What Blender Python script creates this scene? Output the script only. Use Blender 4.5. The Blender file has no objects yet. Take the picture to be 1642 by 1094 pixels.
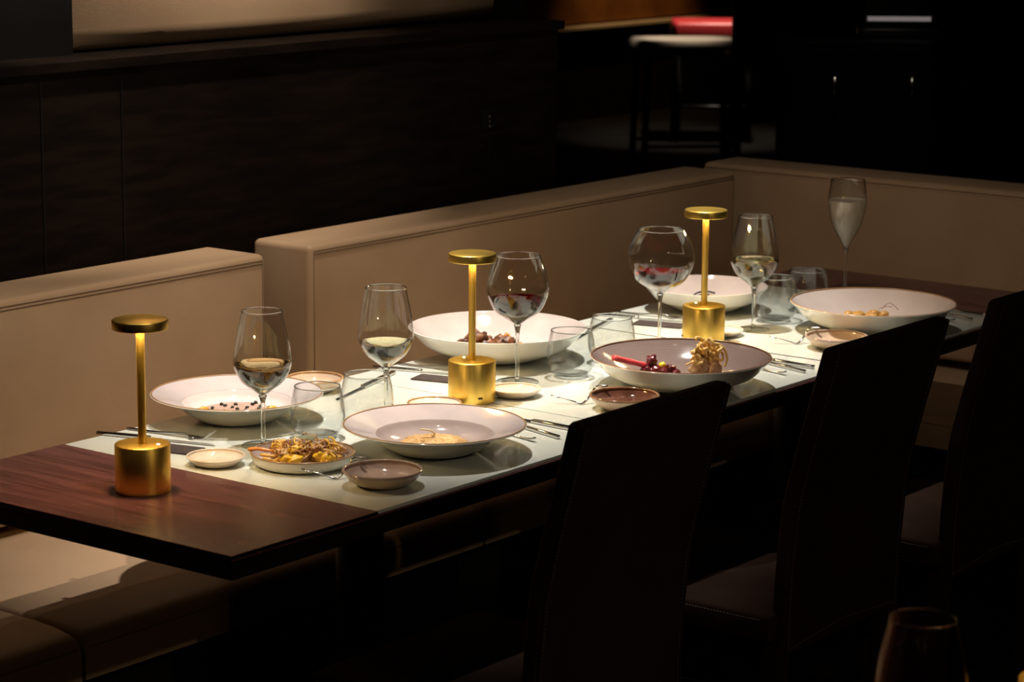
import bpy, bmesh, math, random
from mathutils import Vector, Matrix, noise
random.seed(7)
PI = math.pi
sc = bpy.context.scene
COL = sc.collection

# ------------------------------------------------------------------ camera, world, exposure, room lights
T = 0.75                                   # table top height; floor at z = 0

def make_camera():
    yaw, pitch, roll = 0.9178002, 0.1927805, 0.0076692
    cy, sy, cp, sp = math.cos(yaw), math.sin(yaw), math.cos(pitch), math.sin(pitch)
    f = Vector((sy*cp, cy*cp, -sp)); r = Vector((cy, -sy, 0)); u = r.cross(f)
    r2 = r*math.cos(roll) + u*math.sin(roll); u2 = -r*math.sin(roll) + u*math.cos(roll)
    cam = bpy.data.cameras.new('camera'); ob = bpy.data.objects.new('camera', cam); COL.objects.link(ob)
    m = Matrix((( r2.x, u2.x, -f.x, -2.948215), (r2.y, u2.y, -f.y, -2.516675), (r2.z, u2.z, -f.z, 1.03 + T), (0, 0, 0, 1)))
    ob.matrix_world = m
    cam.sensor_width = 36; cam.lens = 4077.41/1642*36
    cam.clip_start = 0.05; cam.clip_end = 60
    cam.dof.use_dof = True; cam.dof.focus_distance = 4.5; cam.dof.aperture_fstop = 8
    sc.camera = ob
make_camera()
sc.view_settings.view_transform = 'Standard'; sc.view_settings.look = 'None'
sc.view_settings.exposure = 0; sc.view_settings.gamma = 1; sc.view_settings.use_curve_mapping = False
w = bpy.data.worlds.new('room_dark'); sc.world = w; w.use_nodes = True
w.node_tree.nodes['Background'].inputs[0].default_value = (1.0, 0.8, 0.65, 1)
w.node_tree.nodes['Background'].inputs[1].default_value = 0.0006

CEIL = 2.75
SPOTS = []
def spot(name, loc, target, power, size_deg, blend, radius, color=(1, .86, .70)):
    d = bpy.data.lights.new(name, 'SPOT'); d.energy = power; d.spot_size = math.radians(size_deg); d.spot_blend = blend
    d.shadow_soft_size = radius; d.color = color
    o = bpy.data.objects.new(name, d); COL.objects.link(o); o.location = loc
    o.rotation_euler = (Vector(target) - Vector(loc)).to_track_quat('-Z', 'Y').to_euler()
    SPOTS.append((loc, target))
spot('spot_light', (0.60, 0.62, CEIL-.08), (0.62, 0.50, T), 235, 44, 1, .022, (1, .92, .82))
spot('spot_light', (1.45, 0.55, CEIL-.08), (1.43, 0.48, T), 285, 44, 1, .022, (1, .92, .82))
spot('spot_light', (-0.25, 0.85, CEIL-.08), (0.00, 0.80, T), 5, 62, .7, .022)
spot('spot_light', (0.95, 0.90, CEIL-.08), (1.00, 1.5, 1.75), 130, 62, .5, .03)
spot('spot_light', (0.00, 0.10, CEIL-.08), (0.25, 1.05, T), 92, 56, .9, .022)
spot('spot_light', (1.30, 0.15, CEIL-.08), (2.30, 0.95, T), 34, 70, .9, .022)
spot('spot_light', (-0.60, -3.40, CEIL-.08), (0.90, 0.00, .75), 38, 60, 1, .03, (1, .80, .58))  # added lamp behind the view, lifts the chair backs out of black

# ------------------------------------------------------------------ materials
MATS = {}
def principled(name, color, rough=.5, metal=0, spec=.5, **kw):
    m = bpy.data.materials.new(name); m.use_nodes = True
    b = m.node_tree.nodes['Principled BSDF']
    b.inputs['Base Color'].default_value = (*color, 1); b.inputs['Roughness'].default_value = rough
    b.inputs['Metallic'].default_value = metal; b.inputs['Specular IOR Level'].default_value = spec
    for k, v in kw.items(): b.inputs[k].default_value = v
    MATS[name] = m
    return m, m.node_tree, b

def noise_color(nt, b, c1, c2, scale=(1, 1, 1), nscale=5, detail=6, lo=.35, hi=.65, wave=None):
    tc = nt.nodes.new('ShaderNodeTexCoord'); mp = nt.nodes.new('ShaderNodeMapping'); mp.inputs['Scale'].default_value = scale
    n = nt.nodes.new('ShaderNodeTexNoise'); n.inputs['Scale'].default_value = nscale; n.inputs['Detail'].default_value = detail
    r = nt.nodes.new('ShaderNodeValToRGB'); r.color_ramp.elements[0].position = lo; r.color_ramp.elements[1].position = hi
    r.color_ramp.elements[0].color = (*c1, 1); r.color_ramp.elements[1].color = (*c2, 1)
    nt.links.new(tc.outputs['Object'], mp.inputs[0]); nt.links.new(mp.outputs[0], n.inputs[0])
    nt.links.new(n.outputs[0], r.inputs[0]); nt.links.new(r.outputs[0], b.inputs['Base Color'])
    return n, mp

def bump(nt, b, src, strength=.1, dist=.002):
    bp = nt.nodes.new('ShaderNodeBump'); bp.inputs['Strength'].default_value = strength; bp.inputs['Distance'].default_value = dist
    nt.links.new(src, bp.inputs['Height']); nt.links.new(bp.outputs[0], b.inputs['Normal'])

m, nt, b = principled('leather', (.40, .285, .19), .48, spec=.35)
n, mp = noise_color(nt, b, (.37, .245, .15), (.42, .285, .18), (1, 1, 1), 4)
n2 = nt.nodes.new('ShaderNodeTexNoise'); n2.inputs['Scale'].default_value = 420; nt.links.new(mp.outputs[0], n2.inputs[0]); bump(nt, b, n2.outputs[0], .25, .001)
m, nt, b = principled('seam', (.10, .065, .04), .7)
m, nt, b = principled('dark_leather', (.022, .012, .008), .75, spec=.03)
n, mp = noise_color(nt, b, (.018, .010, .007), (.026, .014, .010), (1, 1, 1), 6)
n2 = nt.nodes.new('ShaderNodeTexNoise'); n2.inputs['Scale'].default_value = 380; nt.links.new(mp.outputs[0], n2.inputs[0]); bump(nt, b, n2.outputs[0], .2, .001)
principled('thread', (.16, .12, .09), .8)
m, nt, b = principled('dark_wood', (.06, .02, .015), .27, spec=.5)
n, mp = noise_color(nt, b, (.060, .020, .021), (.165, .062, .062), (22, 1.2, 6), 5, 8, .32, .7)
principled('edge_wood', (.010, .005, .004), .5, spec=.2)
m, nt, b = principled('panel_wood', (.02, .011, .007), .7, spec=.05)
noise_color(nt, b, (.0035, .002, .0014), (.008, .0045, .003), (2, 2, 14), 4, 6)
principled('black_metal', (.012, .010, .009), .4, .6)
principled('black_wood', (.005, .004, .004), .6, spec=.1)
m, nt, b = principled('white_glass', (.70, .74, .69), .06, spec=.6)
b.inputs['Coat Weight'].default_value = .3; b.inputs['Coat Roughness'].default_value = .02
principled('glass_side', (.10, .22, .16), .1)
m, nt, b = principled('cream_panel', (.46, .31, .20), .8, spec=.1)
noise_color(nt, b, (.43, .29, .185), (.48, .33, .215), (1, 1, 1), 30)
m, nt, b = principled('floor_tile', (.02, .016, .013), .7, spec=.08)
noise_color(nt, b, (.003, .0025, .002), (.006, .0045, .0035), (1, 1, 1), 3)
principled('ceiling_paint', (.05, .045, .04), .9)
principled('wall_paint', (.03, .018, .012), .8)

m, nt, b = principled('brushed_gold', (1.0, .68, .15), .33, 1.0)
tc = nt.nodes.new('ShaderNodeTexCoord'); mp = nt.nodes.new('ShaderNodeMapping'); mp.inputs['Scale'].default_value = (300, 300, 2)
n = nt.nodes.new('ShaderNodeTexNoise'); n.inputs['Scale'].default_value = 1.0
nt.links.new(tc.outputs['Object'], mp.inputs[0]); nt.links.new(mp.outputs[0], n.inputs[0])
mr = nt.nodes.new('ShaderNodeMapRange'); mr.inputs['To Min'].default_value = .30; mr.inputs['To Max'].default_value = .42
nt.links.new(n.outputs[0], mr.inputs[0]); nt.links.new(mr.outputs[0], b.inputs['Roughness'])
m, nt, b = principled('led_diffuser', (1, .8, .5), .5); b.inputs['Emission Color'].default_value = (1, .66, .28, 1); b.inputs['Emission Strength'].default_value = 250
m, nt, b = principled('button_glow', (.8, .8, .8), .3); b.inputs['Emission Color'].default_value = (1, .9, .75, 1); b.inputs['Emission Strength'].default_value = 2.5  # emission puts the silver touch button's bright dot into its material
principled('steel', (.55, .53, .51), .14, 1.0)
principled('black_plastic', (.01, .01, .01), .4)
m, nt, b = principled('napkin', (.035, .024, .022), .85); noise_color(nt, b, (.03, .02, .018), (.045, .03, .027), (1, 1, 1), 90)

def ceramic(name, c1, c2, rough=.08, rings=False):
    m, nt, b = principled(name, c1, rough, spec=.5)
    if rings:
        tc = nt.nodes.new('ShaderNodeTexCoord'); wv = nt.nodes.new('ShaderNodeTexWave'); wv.wave_type = 'RINGS'; wv.rings_direction = 'Z'
        wv.inputs['Scale'].default_value = 75; wv.inputs['Distortion'].default_value = 9; wv.inputs['Detail'].default_value = 4; wv.inputs['Detail Scale'].default_value = .5
        mx = nt.nodes.new('ShaderNodeMix'); mx.data_type = 'RGBA'; mx.inputs[6].default_value = (*c1, 1); mx.inputs[7].default_value = (*c2, 1)
        nt.links.new(tc.outputs['Object'], wv.inputs[0]); nt.links.new(wv.outputs['Fac'], mx.inputs[0]); nt.links.new(mx.outputs[2], b.inputs['Base Color'])
    else:
        noise_color(nt, b, c1, c2, (1, 1, 1), 14, 4)
    return m
ceramic('white_ceramic', (.66, .64, .57), (.70, .68, .61))
ceramic('lilac_ceramic', (.49, .42, .42), (.55, .475, .47))
ceramic('lilac_well', (.38, .305, .295), (.44, .36, .345))
ceramic('white_well', (.66, .58, .56), (.70, .62, .60))
ceramic('pink_ceramic', (.54, .455, .425), (.60, .51, .475))
ceramic('grey_ceramic', (.185, .135, .122), (.225, .168, .153), .09, True)
ceramic('taupe_ceramic', (.36, .25, .20), (.43, .31, .25))
ceramic('cream_ceramic', (.66, .56, .46), (.72, .62, .52))
ceramic('sand_ceramic', (.50, .37, .27), (.58, .44, .33))
ceramic('brown_ceramic', (.075, .028, .018), (.17, .07, .045), .08)
ceramic('gold_edge', (.30, .165, .07), (.42, .25, .12), .25)
ceramic('brown_edge', (.16, .07, .035), (.36, .18, .09), .15)

def thin_glass(name, tint=(.975, .98, .975), f0=.055):
    m = bpy.data.materials.new(name); m.use_nodes = True; nt = m.node_tree; nt.nodes.clear()
    o = nt.nodes.new('ShaderNodeOutputMaterial'); mx = nt.nodes.new('ShaderNodeMixShader')
    t = nt.nodes.new('ShaderNodeBsdfTransparent'); t.inputs[0].default_value = (*tint, 1)
    g = nt.nodes.new('ShaderNodeBsdfGlossy'); g.inputs['Roughness'].default_value = .015
    lw = nt.nodes.new('ShaderNodeLayerWeight'); lw.inputs[0].default_value = .5
    pw = nt.nodes.new('ShaderNodeMath'); pw.operation = 'POWER'; pw.inputs[1].default_value = 3.6
    mr = nt.nodes.new('ShaderNodeMapRange'); mr.inputs['To Min'].default_value = f0; mr.inputs['To Max'].default_value = .9
    p3 = nt.nodes.new('ShaderNodeMath'); p3.operation = 'POWER'; p3.inputs[1].default_value = 7.0
    tm = nt.nodes.new('ShaderNodeMix'); tm.data_type = 'RGBA'; tm.inputs[6].default_value = (*tint, 1); tm.inputs[7].default_value = (.40, .43, .41, 1)
    nt.links.new(lw.outputs['Facing'], p3.inputs[0]); nt.links.new(p3.outputs[0], tm.inputs[0]); nt.links.new(tm.outputs[2], t.inputs[0])
    nt.links.new(lw.outputs['Facing'], pw.inputs[0]); nt.links.new(pw.outputs[0], mr.inputs[0]); nt.links.new(mr.outputs[0], mx.inputs[0])
    nt.links.new(t.outputs[0], mx.inputs[1]); nt.links.new(g.outputs[0], mx.inputs[2]); nt.links.new(mx.outputs[0], o.inputs[0])
    MATS[name] = m
thin_glass('thin_glass')
def refractive(name, color, ior):
    m = bpy.data.materials.new(name); m.use_nodes = True; nt = m.node_tree; nt.nodes.clear()
    o = nt.nodes.new('ShaderNodeOutputMaterial'); g = nt.nodes.new('ShaderNodeBsdfGlass')
    g.inputs['Color'].default_value = (*color, 1); g.inputs['Roughness'].default_value = 0; g.inputs['IOR'].default_value = ior
    nt.links.new(g.outputs[0], o.inputs[0]); MATS[name] = m
refractive('solid_glass', (.97, .98, .97), 1.5)
refractive('white_wine', (.97, .90, .66), 1.34)
refractive('straw_wine', (.97, .93, .78), 1.34)
refractive('red_wine', (.20, .012, .018), 1.34)
refractive('ruby_wine', (.36, .012, .022), 1.34)
m, nt, b = principled('sparkling_wine', (1.0, .93, .80), .3); b.inputs['Transmission Weight'].default_value = .7; b.inputs['IOR'].default_value = 1.2

def food(name, c1, c2, rough=.45, nscale=60, **kw):
    m, nt, b = principled(name, c1, rough, **kw); n, mp = noise_color(nt, b, c1, c2, (1, 1, 1), nscale, 6); bump(nt, b, n.outputs[0], .4, .002)
food('cream_soup', (.42, .27, .21), (.50, .34, .27))
food('black_truffle', (.012, .010, .009), (.03, .025, .02))
food('orange_veg', (.70, .30, .03), (.85, .45, .06))
food('risotto', (.50, .26, .07), (.68, .45, .22), nscale=140)
food('pale_strand', (.80, .66, .46), (.9, .8, .62))
food('roast_meat', (.045, .015, .007), (.26, .10, .035), nscale=90)
food('glazed_carrot', (.55, .17, .03), (.72, .27, .05), .25)
food('herb_leaf', (.06, .09, .03), (.14, .16, .07))
food('beetroot', (.055, .006, .010), (.16, .02, .02), .15)
food('red_gel', (.62, .05, .06), (.75, .09, .10), .3)
food('yellow_gel', (.85, .55, .02), (.9, .62, .05), .2)
food('crisp_onion', (.72, .44, .10), (.88, .62, .22))
food('pale_meat', (.42, .22, .10), (.62, .40, .22), nscale=80)
food('pasta', (.50, .25, .05), (.66, .40, .12), .35)
food('fried_brown', (.10, .032, .012), (.42, .18, .05), nscale=110)
food('fried_gold', (.50, .24, .03), (.74, .44, .08), nscale=110)
food('fried_yellow', (.68, .38, .01), (.85, .52, .03), nscale=90)
food('fried_tan', (.46, .25, .08), (.68, .44, .19), nscale=120)
food('sage_leaf', (.16, .17, .09), (.28, .27, .16))
food('butter', (.80, .74, .64), (.84, .78, .68), .3)
principled('red_seat', (.42, .03, .03), .4)
principled('stool_cream', (.50, .42, .33), .5)
principled('stool_maroon', (.035, .008, .008), .5)
m, nt, b = principled('orange_wood', (.20, .08, .025), .4); noise_color(nt, b, (.15, .055, .015), (.26, .11, .03), (1, 1, 1), 3)  # orange-brown wood of the bar front, under a warm lamp
principled('brown_wall', (.09, .05, .032), .8)
m, nt, b = principled('screen_glow', (.02, .02, .02), .2); b.inputs['Emission Color'].default_value = (.75, .62, .62, 1); b.inputs['Emission Strength'].default_value = .22

# ------------------------------------------------------------------ mesh helpers
def obj(name, bm, mats, parent=None, smooth=True, loc=None):
    me = bpy.data.meshes.new(name); bm.normal_update(); bm.to_mesh(me); bm.free()
    if isinstance(mats, str): mats = [mats]
    for k in mats: me.materials.append(MATS[k])
    if smooth:
        for p in me.polygons: p.use_smooth = True
    o = bpy.data.objects.new(name, me); COL.objects.link(o)
    if parent: o.parent = parent
    if loc: o.location = loc
    return o
def sharp(o, ang=35):
    me = o.data
    bm = bmesh.new(); bm.from_mesh(me)
    for e in bm.edges:
        if len(e.link_faces) == 2 and e.calc_face_angle(0) > math.radians(ang): e.smooth = False
    bm.to_mesh(me); bm.free(); return o
def tag(o, label, cat, group=None):
    o['label'] = label; o['category'] = cat
    if group: o['group'] = group
    return o
def thing(name, label, cat, loc=(0, 0, 0), rotz=0, group=None):
    o = bpy.data.objects.new(name, None); COL.objects.link(o); o.empty_display_size = .05
    o.location = loc; o.rotation_euler = (0, 0, rotz); return tag(o, label, cat, group)
def struct(name, bm, mat, smooth=False):
    o = obj(name, bm, mat, None, smooth); o['kind'] = 'structure'; return o
def copy_tree(o, parent=None):
    c = o.copy(); COL.objects.link(c); c.parent = parent
    for ch in list(o.children): copy_tree(ch, c)
    return c
def box(bm, x0, x1, y0, y1, z0, z1, bev=0, seg=2, mat=0):
    vs = [bm.verts.new((x, y, z)) for x in (x0, x1) for y in (y0, y1) for z in (z0, z1)]
    F = [(0, 1, 3, 2), (4, 6, 7, 5), (0, 4, 5, 1), (2, 3, 7, 6), (0, 2, 6, 4), (1, 5, 7, 3)]
    fs = [bm.faces.new([vs[i] for i in f]) for f in F]
    for f in fs: f.material_index = mat
    if bev:
        es = list({e for f in fs for e in f.edges})
        r = bmesh.ops.bevel(bm, geom=es, offset=bev, segments=seg, profile=.5, affect='EDGES')
        for f in r['faces']: f.material_index = mat
    return vs
def lathe(bm, prof, n=48, c=(0, 0, 0), mats=None):
    """prof: (r, z) list; ends with r = 0 are closed with a fan."""
    rings = []
    for r, z in prof:
        if r <= 1e-6: rings.append([bm.verts.new((c[0], c[1], c[2]+z))])
        else: rings.append([bm.verts.new((c[0]+r*math.cos(2*PI*i/n), c[1]+r*math.sin(2*PI*i/n), c[2]+z)) for i in range(n)])
    for k in range(len(rings)-1):
        a, b_ = rings[k], rings[k+1]
        for i in range(n):
            j = (i+1) % n
            if len(a) == 1 and len(b_) == 1: continue
            if len(a) == 1: f = bm.faces.new((a[0], b_[j], b_[i]))
            elif len(b_) == 1: f = bm.faces.new((a[i], a[j], b_[0]))
            else: f = bm.faces.new((a[i], a[j], b_[j], b_[i]))
            if mats: f.material_index = mats[k]
    return rings
def smooth_prof(pts, sub=4):
    out = []
    for i in range(len(pts)-1):
        p0 = pts[max(i-1, 0)]; p1 = pts[i]; p2 = pts[i+1]; p3 = pts[min(i+2, len(pts)-1)]
        for s in range(sub):
            t = s/sub
            out.append(tuple(.5*((2*p1[k]) + (-p0[k]+p2[k])*t + (2*p0[k]-5*p1[k]+4*p2[k]-p3[k])*t*t + (-p0[k]+3*p1[k]-3*p2[k]+p3[k])*t**3) for k in range(len(p1))))
    out.append(tuple(pts[-1])); return out
def tube(bm, pts, rad, n=8, flat=1.0, cap=True):
    """sweep a circle (rad may be a list); flat squashes it vertically."""
    P = [Vector(p) for p in pts]; rings = []
    for i, p in enumerate(P):
        d = (P[min(i+1, len(P)-1)] - P[max(i-1, 0)]).normalized()
        s = d.cross(Vector((0, 0, 1)))
        if s.length < .05: s = d.cross(Vector((0, 1, 0)))
        s.normalize(); u = s.cross(d).normalized(); r = rad[i] if isinstance(rad, (list, tuple)) else rad
        rings.append([bm.verts.new(p + s*(r*math.cos(2*PI*k/n)) + u*(r*flat*math.sin(2*PI*k/n))) for k in range(n)])
    for a, b_ in zip(rings, rings[1:]):
        for i in range(n): bm.faces.new((a[i], a[(i+1) % n], b_[(i+1) % n], b_[i]))
    if cap: bm.faces.new(rings[0][::-1]); bm.faces.new(rings[-1])
def blob(bm, c, r, amp=.25, freq=60, sub=2, seed=0, mat=0):
    g = bmesh.ops.create_icosphere(bm, subdivisions=sub, radius=1)
    off = Vector((seed*3.1, seed*1.7, seed*.9)); r = Vector(r) if not isinstance(r, (int, float)) else Vector((r, r, r)); c = Vector(c)
    for v in g['verts']:
        d = v.co.copy(); s = 1 + amp*noise.noise(d*freq*.03 + off) + amp*.5*noise.noise(d*freq*.08 + off)
        v.co = Vector((d.x*r.x, d.y*r.y, d.z*r.z))*s + c
        for f in v.link_faces: f.material_index = mat
def NB(): return bmesh.new()

# ------------------------------------------------------------------ room shell
bm = NB(); box(bm, -7, 20, -7, 17, -.1, 0); struct('floor', bm, 'floor_tile')
bm = NB(); box(bm, -7, 20, -7, 17, CEIL, CEIL+.1); struct('ceiling', bm, 'ceiling_paint')
bm = NB(); box(bm, -7.1, -7, -7, 17, 0, CEIL); struct('wall_left', bm, 'wall_paint')
bm = NB(); box(bm, 20, 20.1, -7, 17, 0, CEIL); struct('wall_right', bm, 'wall_paint')
bm = NB(); box(bm, -7, 20, -7.1, -7, 0, CEIL); struct('wall_front', bm, 'wall_paint')
bm = NB(); box(bm, -7, 20, 17, 17.1, 0, CEIL); struct('wall_back', bm, 'wall_paint')
# partition behind the long banquette: low panelled wall with a ledge, upper wall set back
bm = NB(); box(bm, -6.9, 2.235, 1.31, 1.66, 0, T+.575); struct('wall_partition', bm, 'panel_wood')
bm = NB(); box(bm, -6.9, 2.245, 1.295, 1.66, T+.575, T+.597, .002); struct('trim_1', bm, 'panel_wood')
bm = NB(); box(bm, -6.9, 2.235, 1.52, 1.66, T+.597, CEIL); struct('wall_upper', bm, 'black_wood')
bm = NB()
for x in (-.9, -.25, .50, .72, 1.95): box(bm, x, x+.004, 1.308, 1.3105, .02, T+.56)
struct('trim_2', bm, 'black_wood')
XL, XR = .688, 2.112
bm = NB(); box(bm, -6.9, XL-.003, 1.41, 1.52, T+.597, CEIL); struct('trim_3', bm, 'black_wood')
bm = NB(); box(bm, XR+.003, 2.235, 1.41, 1.52, T+.597, CEIL); struct('trim_4', bm, 'black_wood')
bm = NB(); box(bm, XL, XR, 1.42, 1.519, T+.5985, CEIL-.3, .046, 6)
for v in bm.verts: v.co.x = min(max((v.co.x-(XL+XR)/2)*1.10+(XL+XR)/2, XL), XR)
tag(obj('wall_panel', bm, 'leather'), 'cream upholstered panel above the dark ledge at the top left', 'wall panel')
bm = NB()
box(bm, 1.925, 1.975, 1.306, 1.31, T+.345, T+.395, .001)
sk = thing('wall_socket', 'tiny black wall socket on the dark partition behind the long banquette', 'socket', (0, 0, 0))
obj('cover_plate', bm, 'black_wood', sk)
bm = NB()
for k in range(3): box(bm, 1.945, 1.955, 1.3015, 1.3035, T+.352+k*.012, T+.356+k*.012)
obj('contact', bm, 'steel', sk)

# recessed lamp fittings in the ceiling where the spots sit
for i, (loc, tg) in enumerate(SPOTS):
    s = thing('ceiling_spotlight', ['recessed ceiling spotlight over the near end of the table', 'recessed ceiling spotlight over the middle of the table',
        'recessed ceiling spotlight over the left banquette', 'recessed ceiling spotlight aimed at the cream wall panel', 'recessed ceiling spotlight above the front edge of the near table', 'recessed ceiling spotlight above the front edge of the middle table', 'added unseen ceiling spotlight over the aisle, lighting the chair backs'][i], 'spotlight', (loc[0], loc[1], CEIL))
    bm = NB(); lathe(bm, [(.040, -.004), (.055, -.004), (.056, 0), (.040, 0), (.040, -.004)], 32); obj('trim_ring', bm, 'black_metal', s)
    bm = NB(); lathe(bm, [(.040, -.001), (.038, -.03), (.030, -.06), (.029, -.06), (.036, -.03), (.038, -.001), (.040, -.001)], 32); obj('housing', bm, 'black_metal', s)

# ------------------------------------------------------------------ banquettes
def stitched_edge(parent, pts, mat='seam', r=.0009):
    bm = NB(); tube(bm, pts, r, 6); obj('seam', bm, mat, parent)
def backrest(t, x0, x1, along_x=True, slant=0.0):
    z0, z1, th = T-.262, T+.180, .17
    bm = NB()
    if along_x:
        box(bm, x0, x1, 1.112, 1.112+th, z0, z1, .014, 4); bk = obj('backrest', bm, 'leather', t)
        zt = z1-.0135
        for d in (0, .007): stitched_edge(bk, [(x0+.012, 1.1115, zt-d), (x1-.012, 1.1115, zt-d)])
        for xx in (x0+.012, x1-.012): stitched_edge(bk, [(xx, 1.1118, z0+.02), (xx, 1.1115, zt)])
    else:
        box(bm, 2.885, 2.885+th, x0, x1, z0, z1, .014, 4)
        for v in bm.verts:
            if v.co.x < 2.95: v.co.x -= slant*(z1-v.co.z)/(z1-z0)
        bk = obj('backrest', bm, 'leather', t)
        zt = z1-.0135
        for d in (0, .007): stitched_edge(bk, [(2.8825, x0+.012, zt-d), (2.8825, x1-.012, zt-d)])
def seat(t, x0, x1, y0, y1, front):
    z0, z1 = T-.376, T-.286
    bm2 = NB()
    if front == 'y':
        prof = [(y0, z0), (y0, z1-.036), (y0+.003, z1-.024), (y0+.012, z1-.014), (y0+.028, z1-.008), (y0+.06, z1-.003), (y0+.11, z1), (y1, z1), (y1, z0)]
        rows = [[bm2.verts.new((x, y, z)) for (y, z) in prof] for x in (x0+.002, x0+.004, x0+.010, x1-.010, x1-.004, x1-.002)]
        for k, dz in ((0, .010), (1, .004), (4, .004), (5, .010)):
            for v in rows[k]:
                if v.co.z > z0+.02: v.co.z -= dz
    else:
        prof = [(x0, z0), (x0, z1-.036), (x0+.003, z1-.024), (x0+.012, z1-.014), (x0+.028, z1-.008), (x0+.06, z1-.003), (x0+.11, z1), (x1, z1), (x1, z0)]
        rows = [[bm2.verts.new((x, y, z)) for (x, z) in prof] for y in (y1-.002, y1-.006, y0+.006, y0+.002)]
    for a, b_ in zip(rows, rows[1:]):
        for i in range(len(prof)): j = (i+1) % len(prof); bm2.faces.new((a[i], b_[i], b_[j], a[j]))
    bm2.faces.new(rows[0]); bm2.faces.new(rows[-1][::-1])
    bmesh.ops.recalc_face_normals(bm2, faces=bm2.faces)
    cu = sharp(obj('seat_cushion', bm2, 'leather', t), 50)
    bm = NB()
    if front == 'y': box(bm, x0, x1, y0+.07, y1, 0, z0); stitched_edge(cu, [(x0+.01, y0+.001, z1-.033), (x1-.01, y0+.001, z1-.033)])
    else: box(bm, x0+.07, x1, y0, y1, 0, z0); stitched_edge(cu, [(x0+.001, y0+.01, z1-.033), (x0+.001, y1-.01, z1-.033)])
    obj('plinth', bm, 'black_wood', t)
b1 = thing('banquette', 'beige leather banquette at the left, its backrest ending behind the first wine glass', 'banquette', (0, 0, 0), 0, 'beige banquettes around the table')
backrest(b1, -1.6, .940); seat(b1, -1.6, -.098, .578, 1.285, 'y'); seat(b1, -.094, 1.008, .578, 1.285, 'y')
b2 = thing('banquette', 'long beige leather banquette behind the middle and far place settings', 'banquette', (0, 0, 0), 0, 'beige banquettes around the table')
backrest(b2, 1.078, 2.775); seat(b2, 1.012, 2.105, .578, 1.285, 'y'); seat(b2, 2.109, 3.05, .578, 1.285, 'y')
b3 = thing('banquette', 'beige leather banquette across the far end of the table, behind the champagne glass', 'banquette', (0, 0, 0), 0, 'beige banquettes around the table')
backrest(b3, -1.6, 1.29, False, .07); seat(b3, 2.36, 3.05, -1.6, .574, 'x')

# ------------------------------------------------------------------ tables
def table(label, x0, x1, g0, g1, cx):
    t = thing('dining_table', label, 'table', (0, 0, 0), 0, 'dining tables pushed end to end')
    W = .7211
    bm = NB(); box(bm, x0+.0006, x1-.0006, 0, W, T-.038, T-.009, .0012, 1); obj('tabletop', bm, 'edge_wood', t, False)
    bm = NB(); box(bm, x0+.0006, x1-.0006, 0, W, T-.009, T-.006, .0006, 1); obj('veneer', bm, 'dark_wood', t, False)
    # wooden leaf stands flush with the glass
    for lx0, lx1 in ((x0+.0006, g0-.0015), (g1+.0015, x1-.0006)):
        if lx1 - lx0 > .02:
            bm = NB(); box(bm, lx0, lx1, 0, W, T-.006, T, .0008, 1); bm.normal_update()
            for f in bm.faces: f.material_index = 0 if f.normal.z > .3 else 1
            obj('leaf', bm, ['dark_wood', 'edge_wood'], t, False)
    bm = NB(); box(bm, g0, g1, .004, W-.004, T-.006, T, .0006, 1); obj('glass_sheet', bm, 'white_glass', t, False)
    bm = NB(); lathe(bm, [(0, .028), (.043, .028), (.043, T-.05), (0, T-.05)], 32, (cx, .36, 0)); sharp(obj('column', bm, 'black_metal', t))
    bm = NB(); box(bm, cx-.22, cx+.22, .14, .58, 0, .014, .004, 2); lathe(bm, [(0, .014), (.08, .014), (.07, .022), (.05, .028), (0, .028)], 32, (cx, .36, 0))
    obj('base_plate', bm, 'black_metal', t, False)
    bm = NB(); box(bm, cx-.15, cx+.15, .21, .51, T-.05, T-.038); obj('bracket', bm, 'black_metal', t, False)
    return t
table('near dining table with a dark wooden end leaf and a white glass top', -.3336, .7374, .0015, .7345, .37)
table('middle dining table with a white glass top under the grey bowl', .7380, 1.4812, .7395, 1.4765, 1.11)
table('far dining table with a white glass top and a dark wooden far end', 1.4818, 2.49, 1.4865, 2.185, 1.85)

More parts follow.
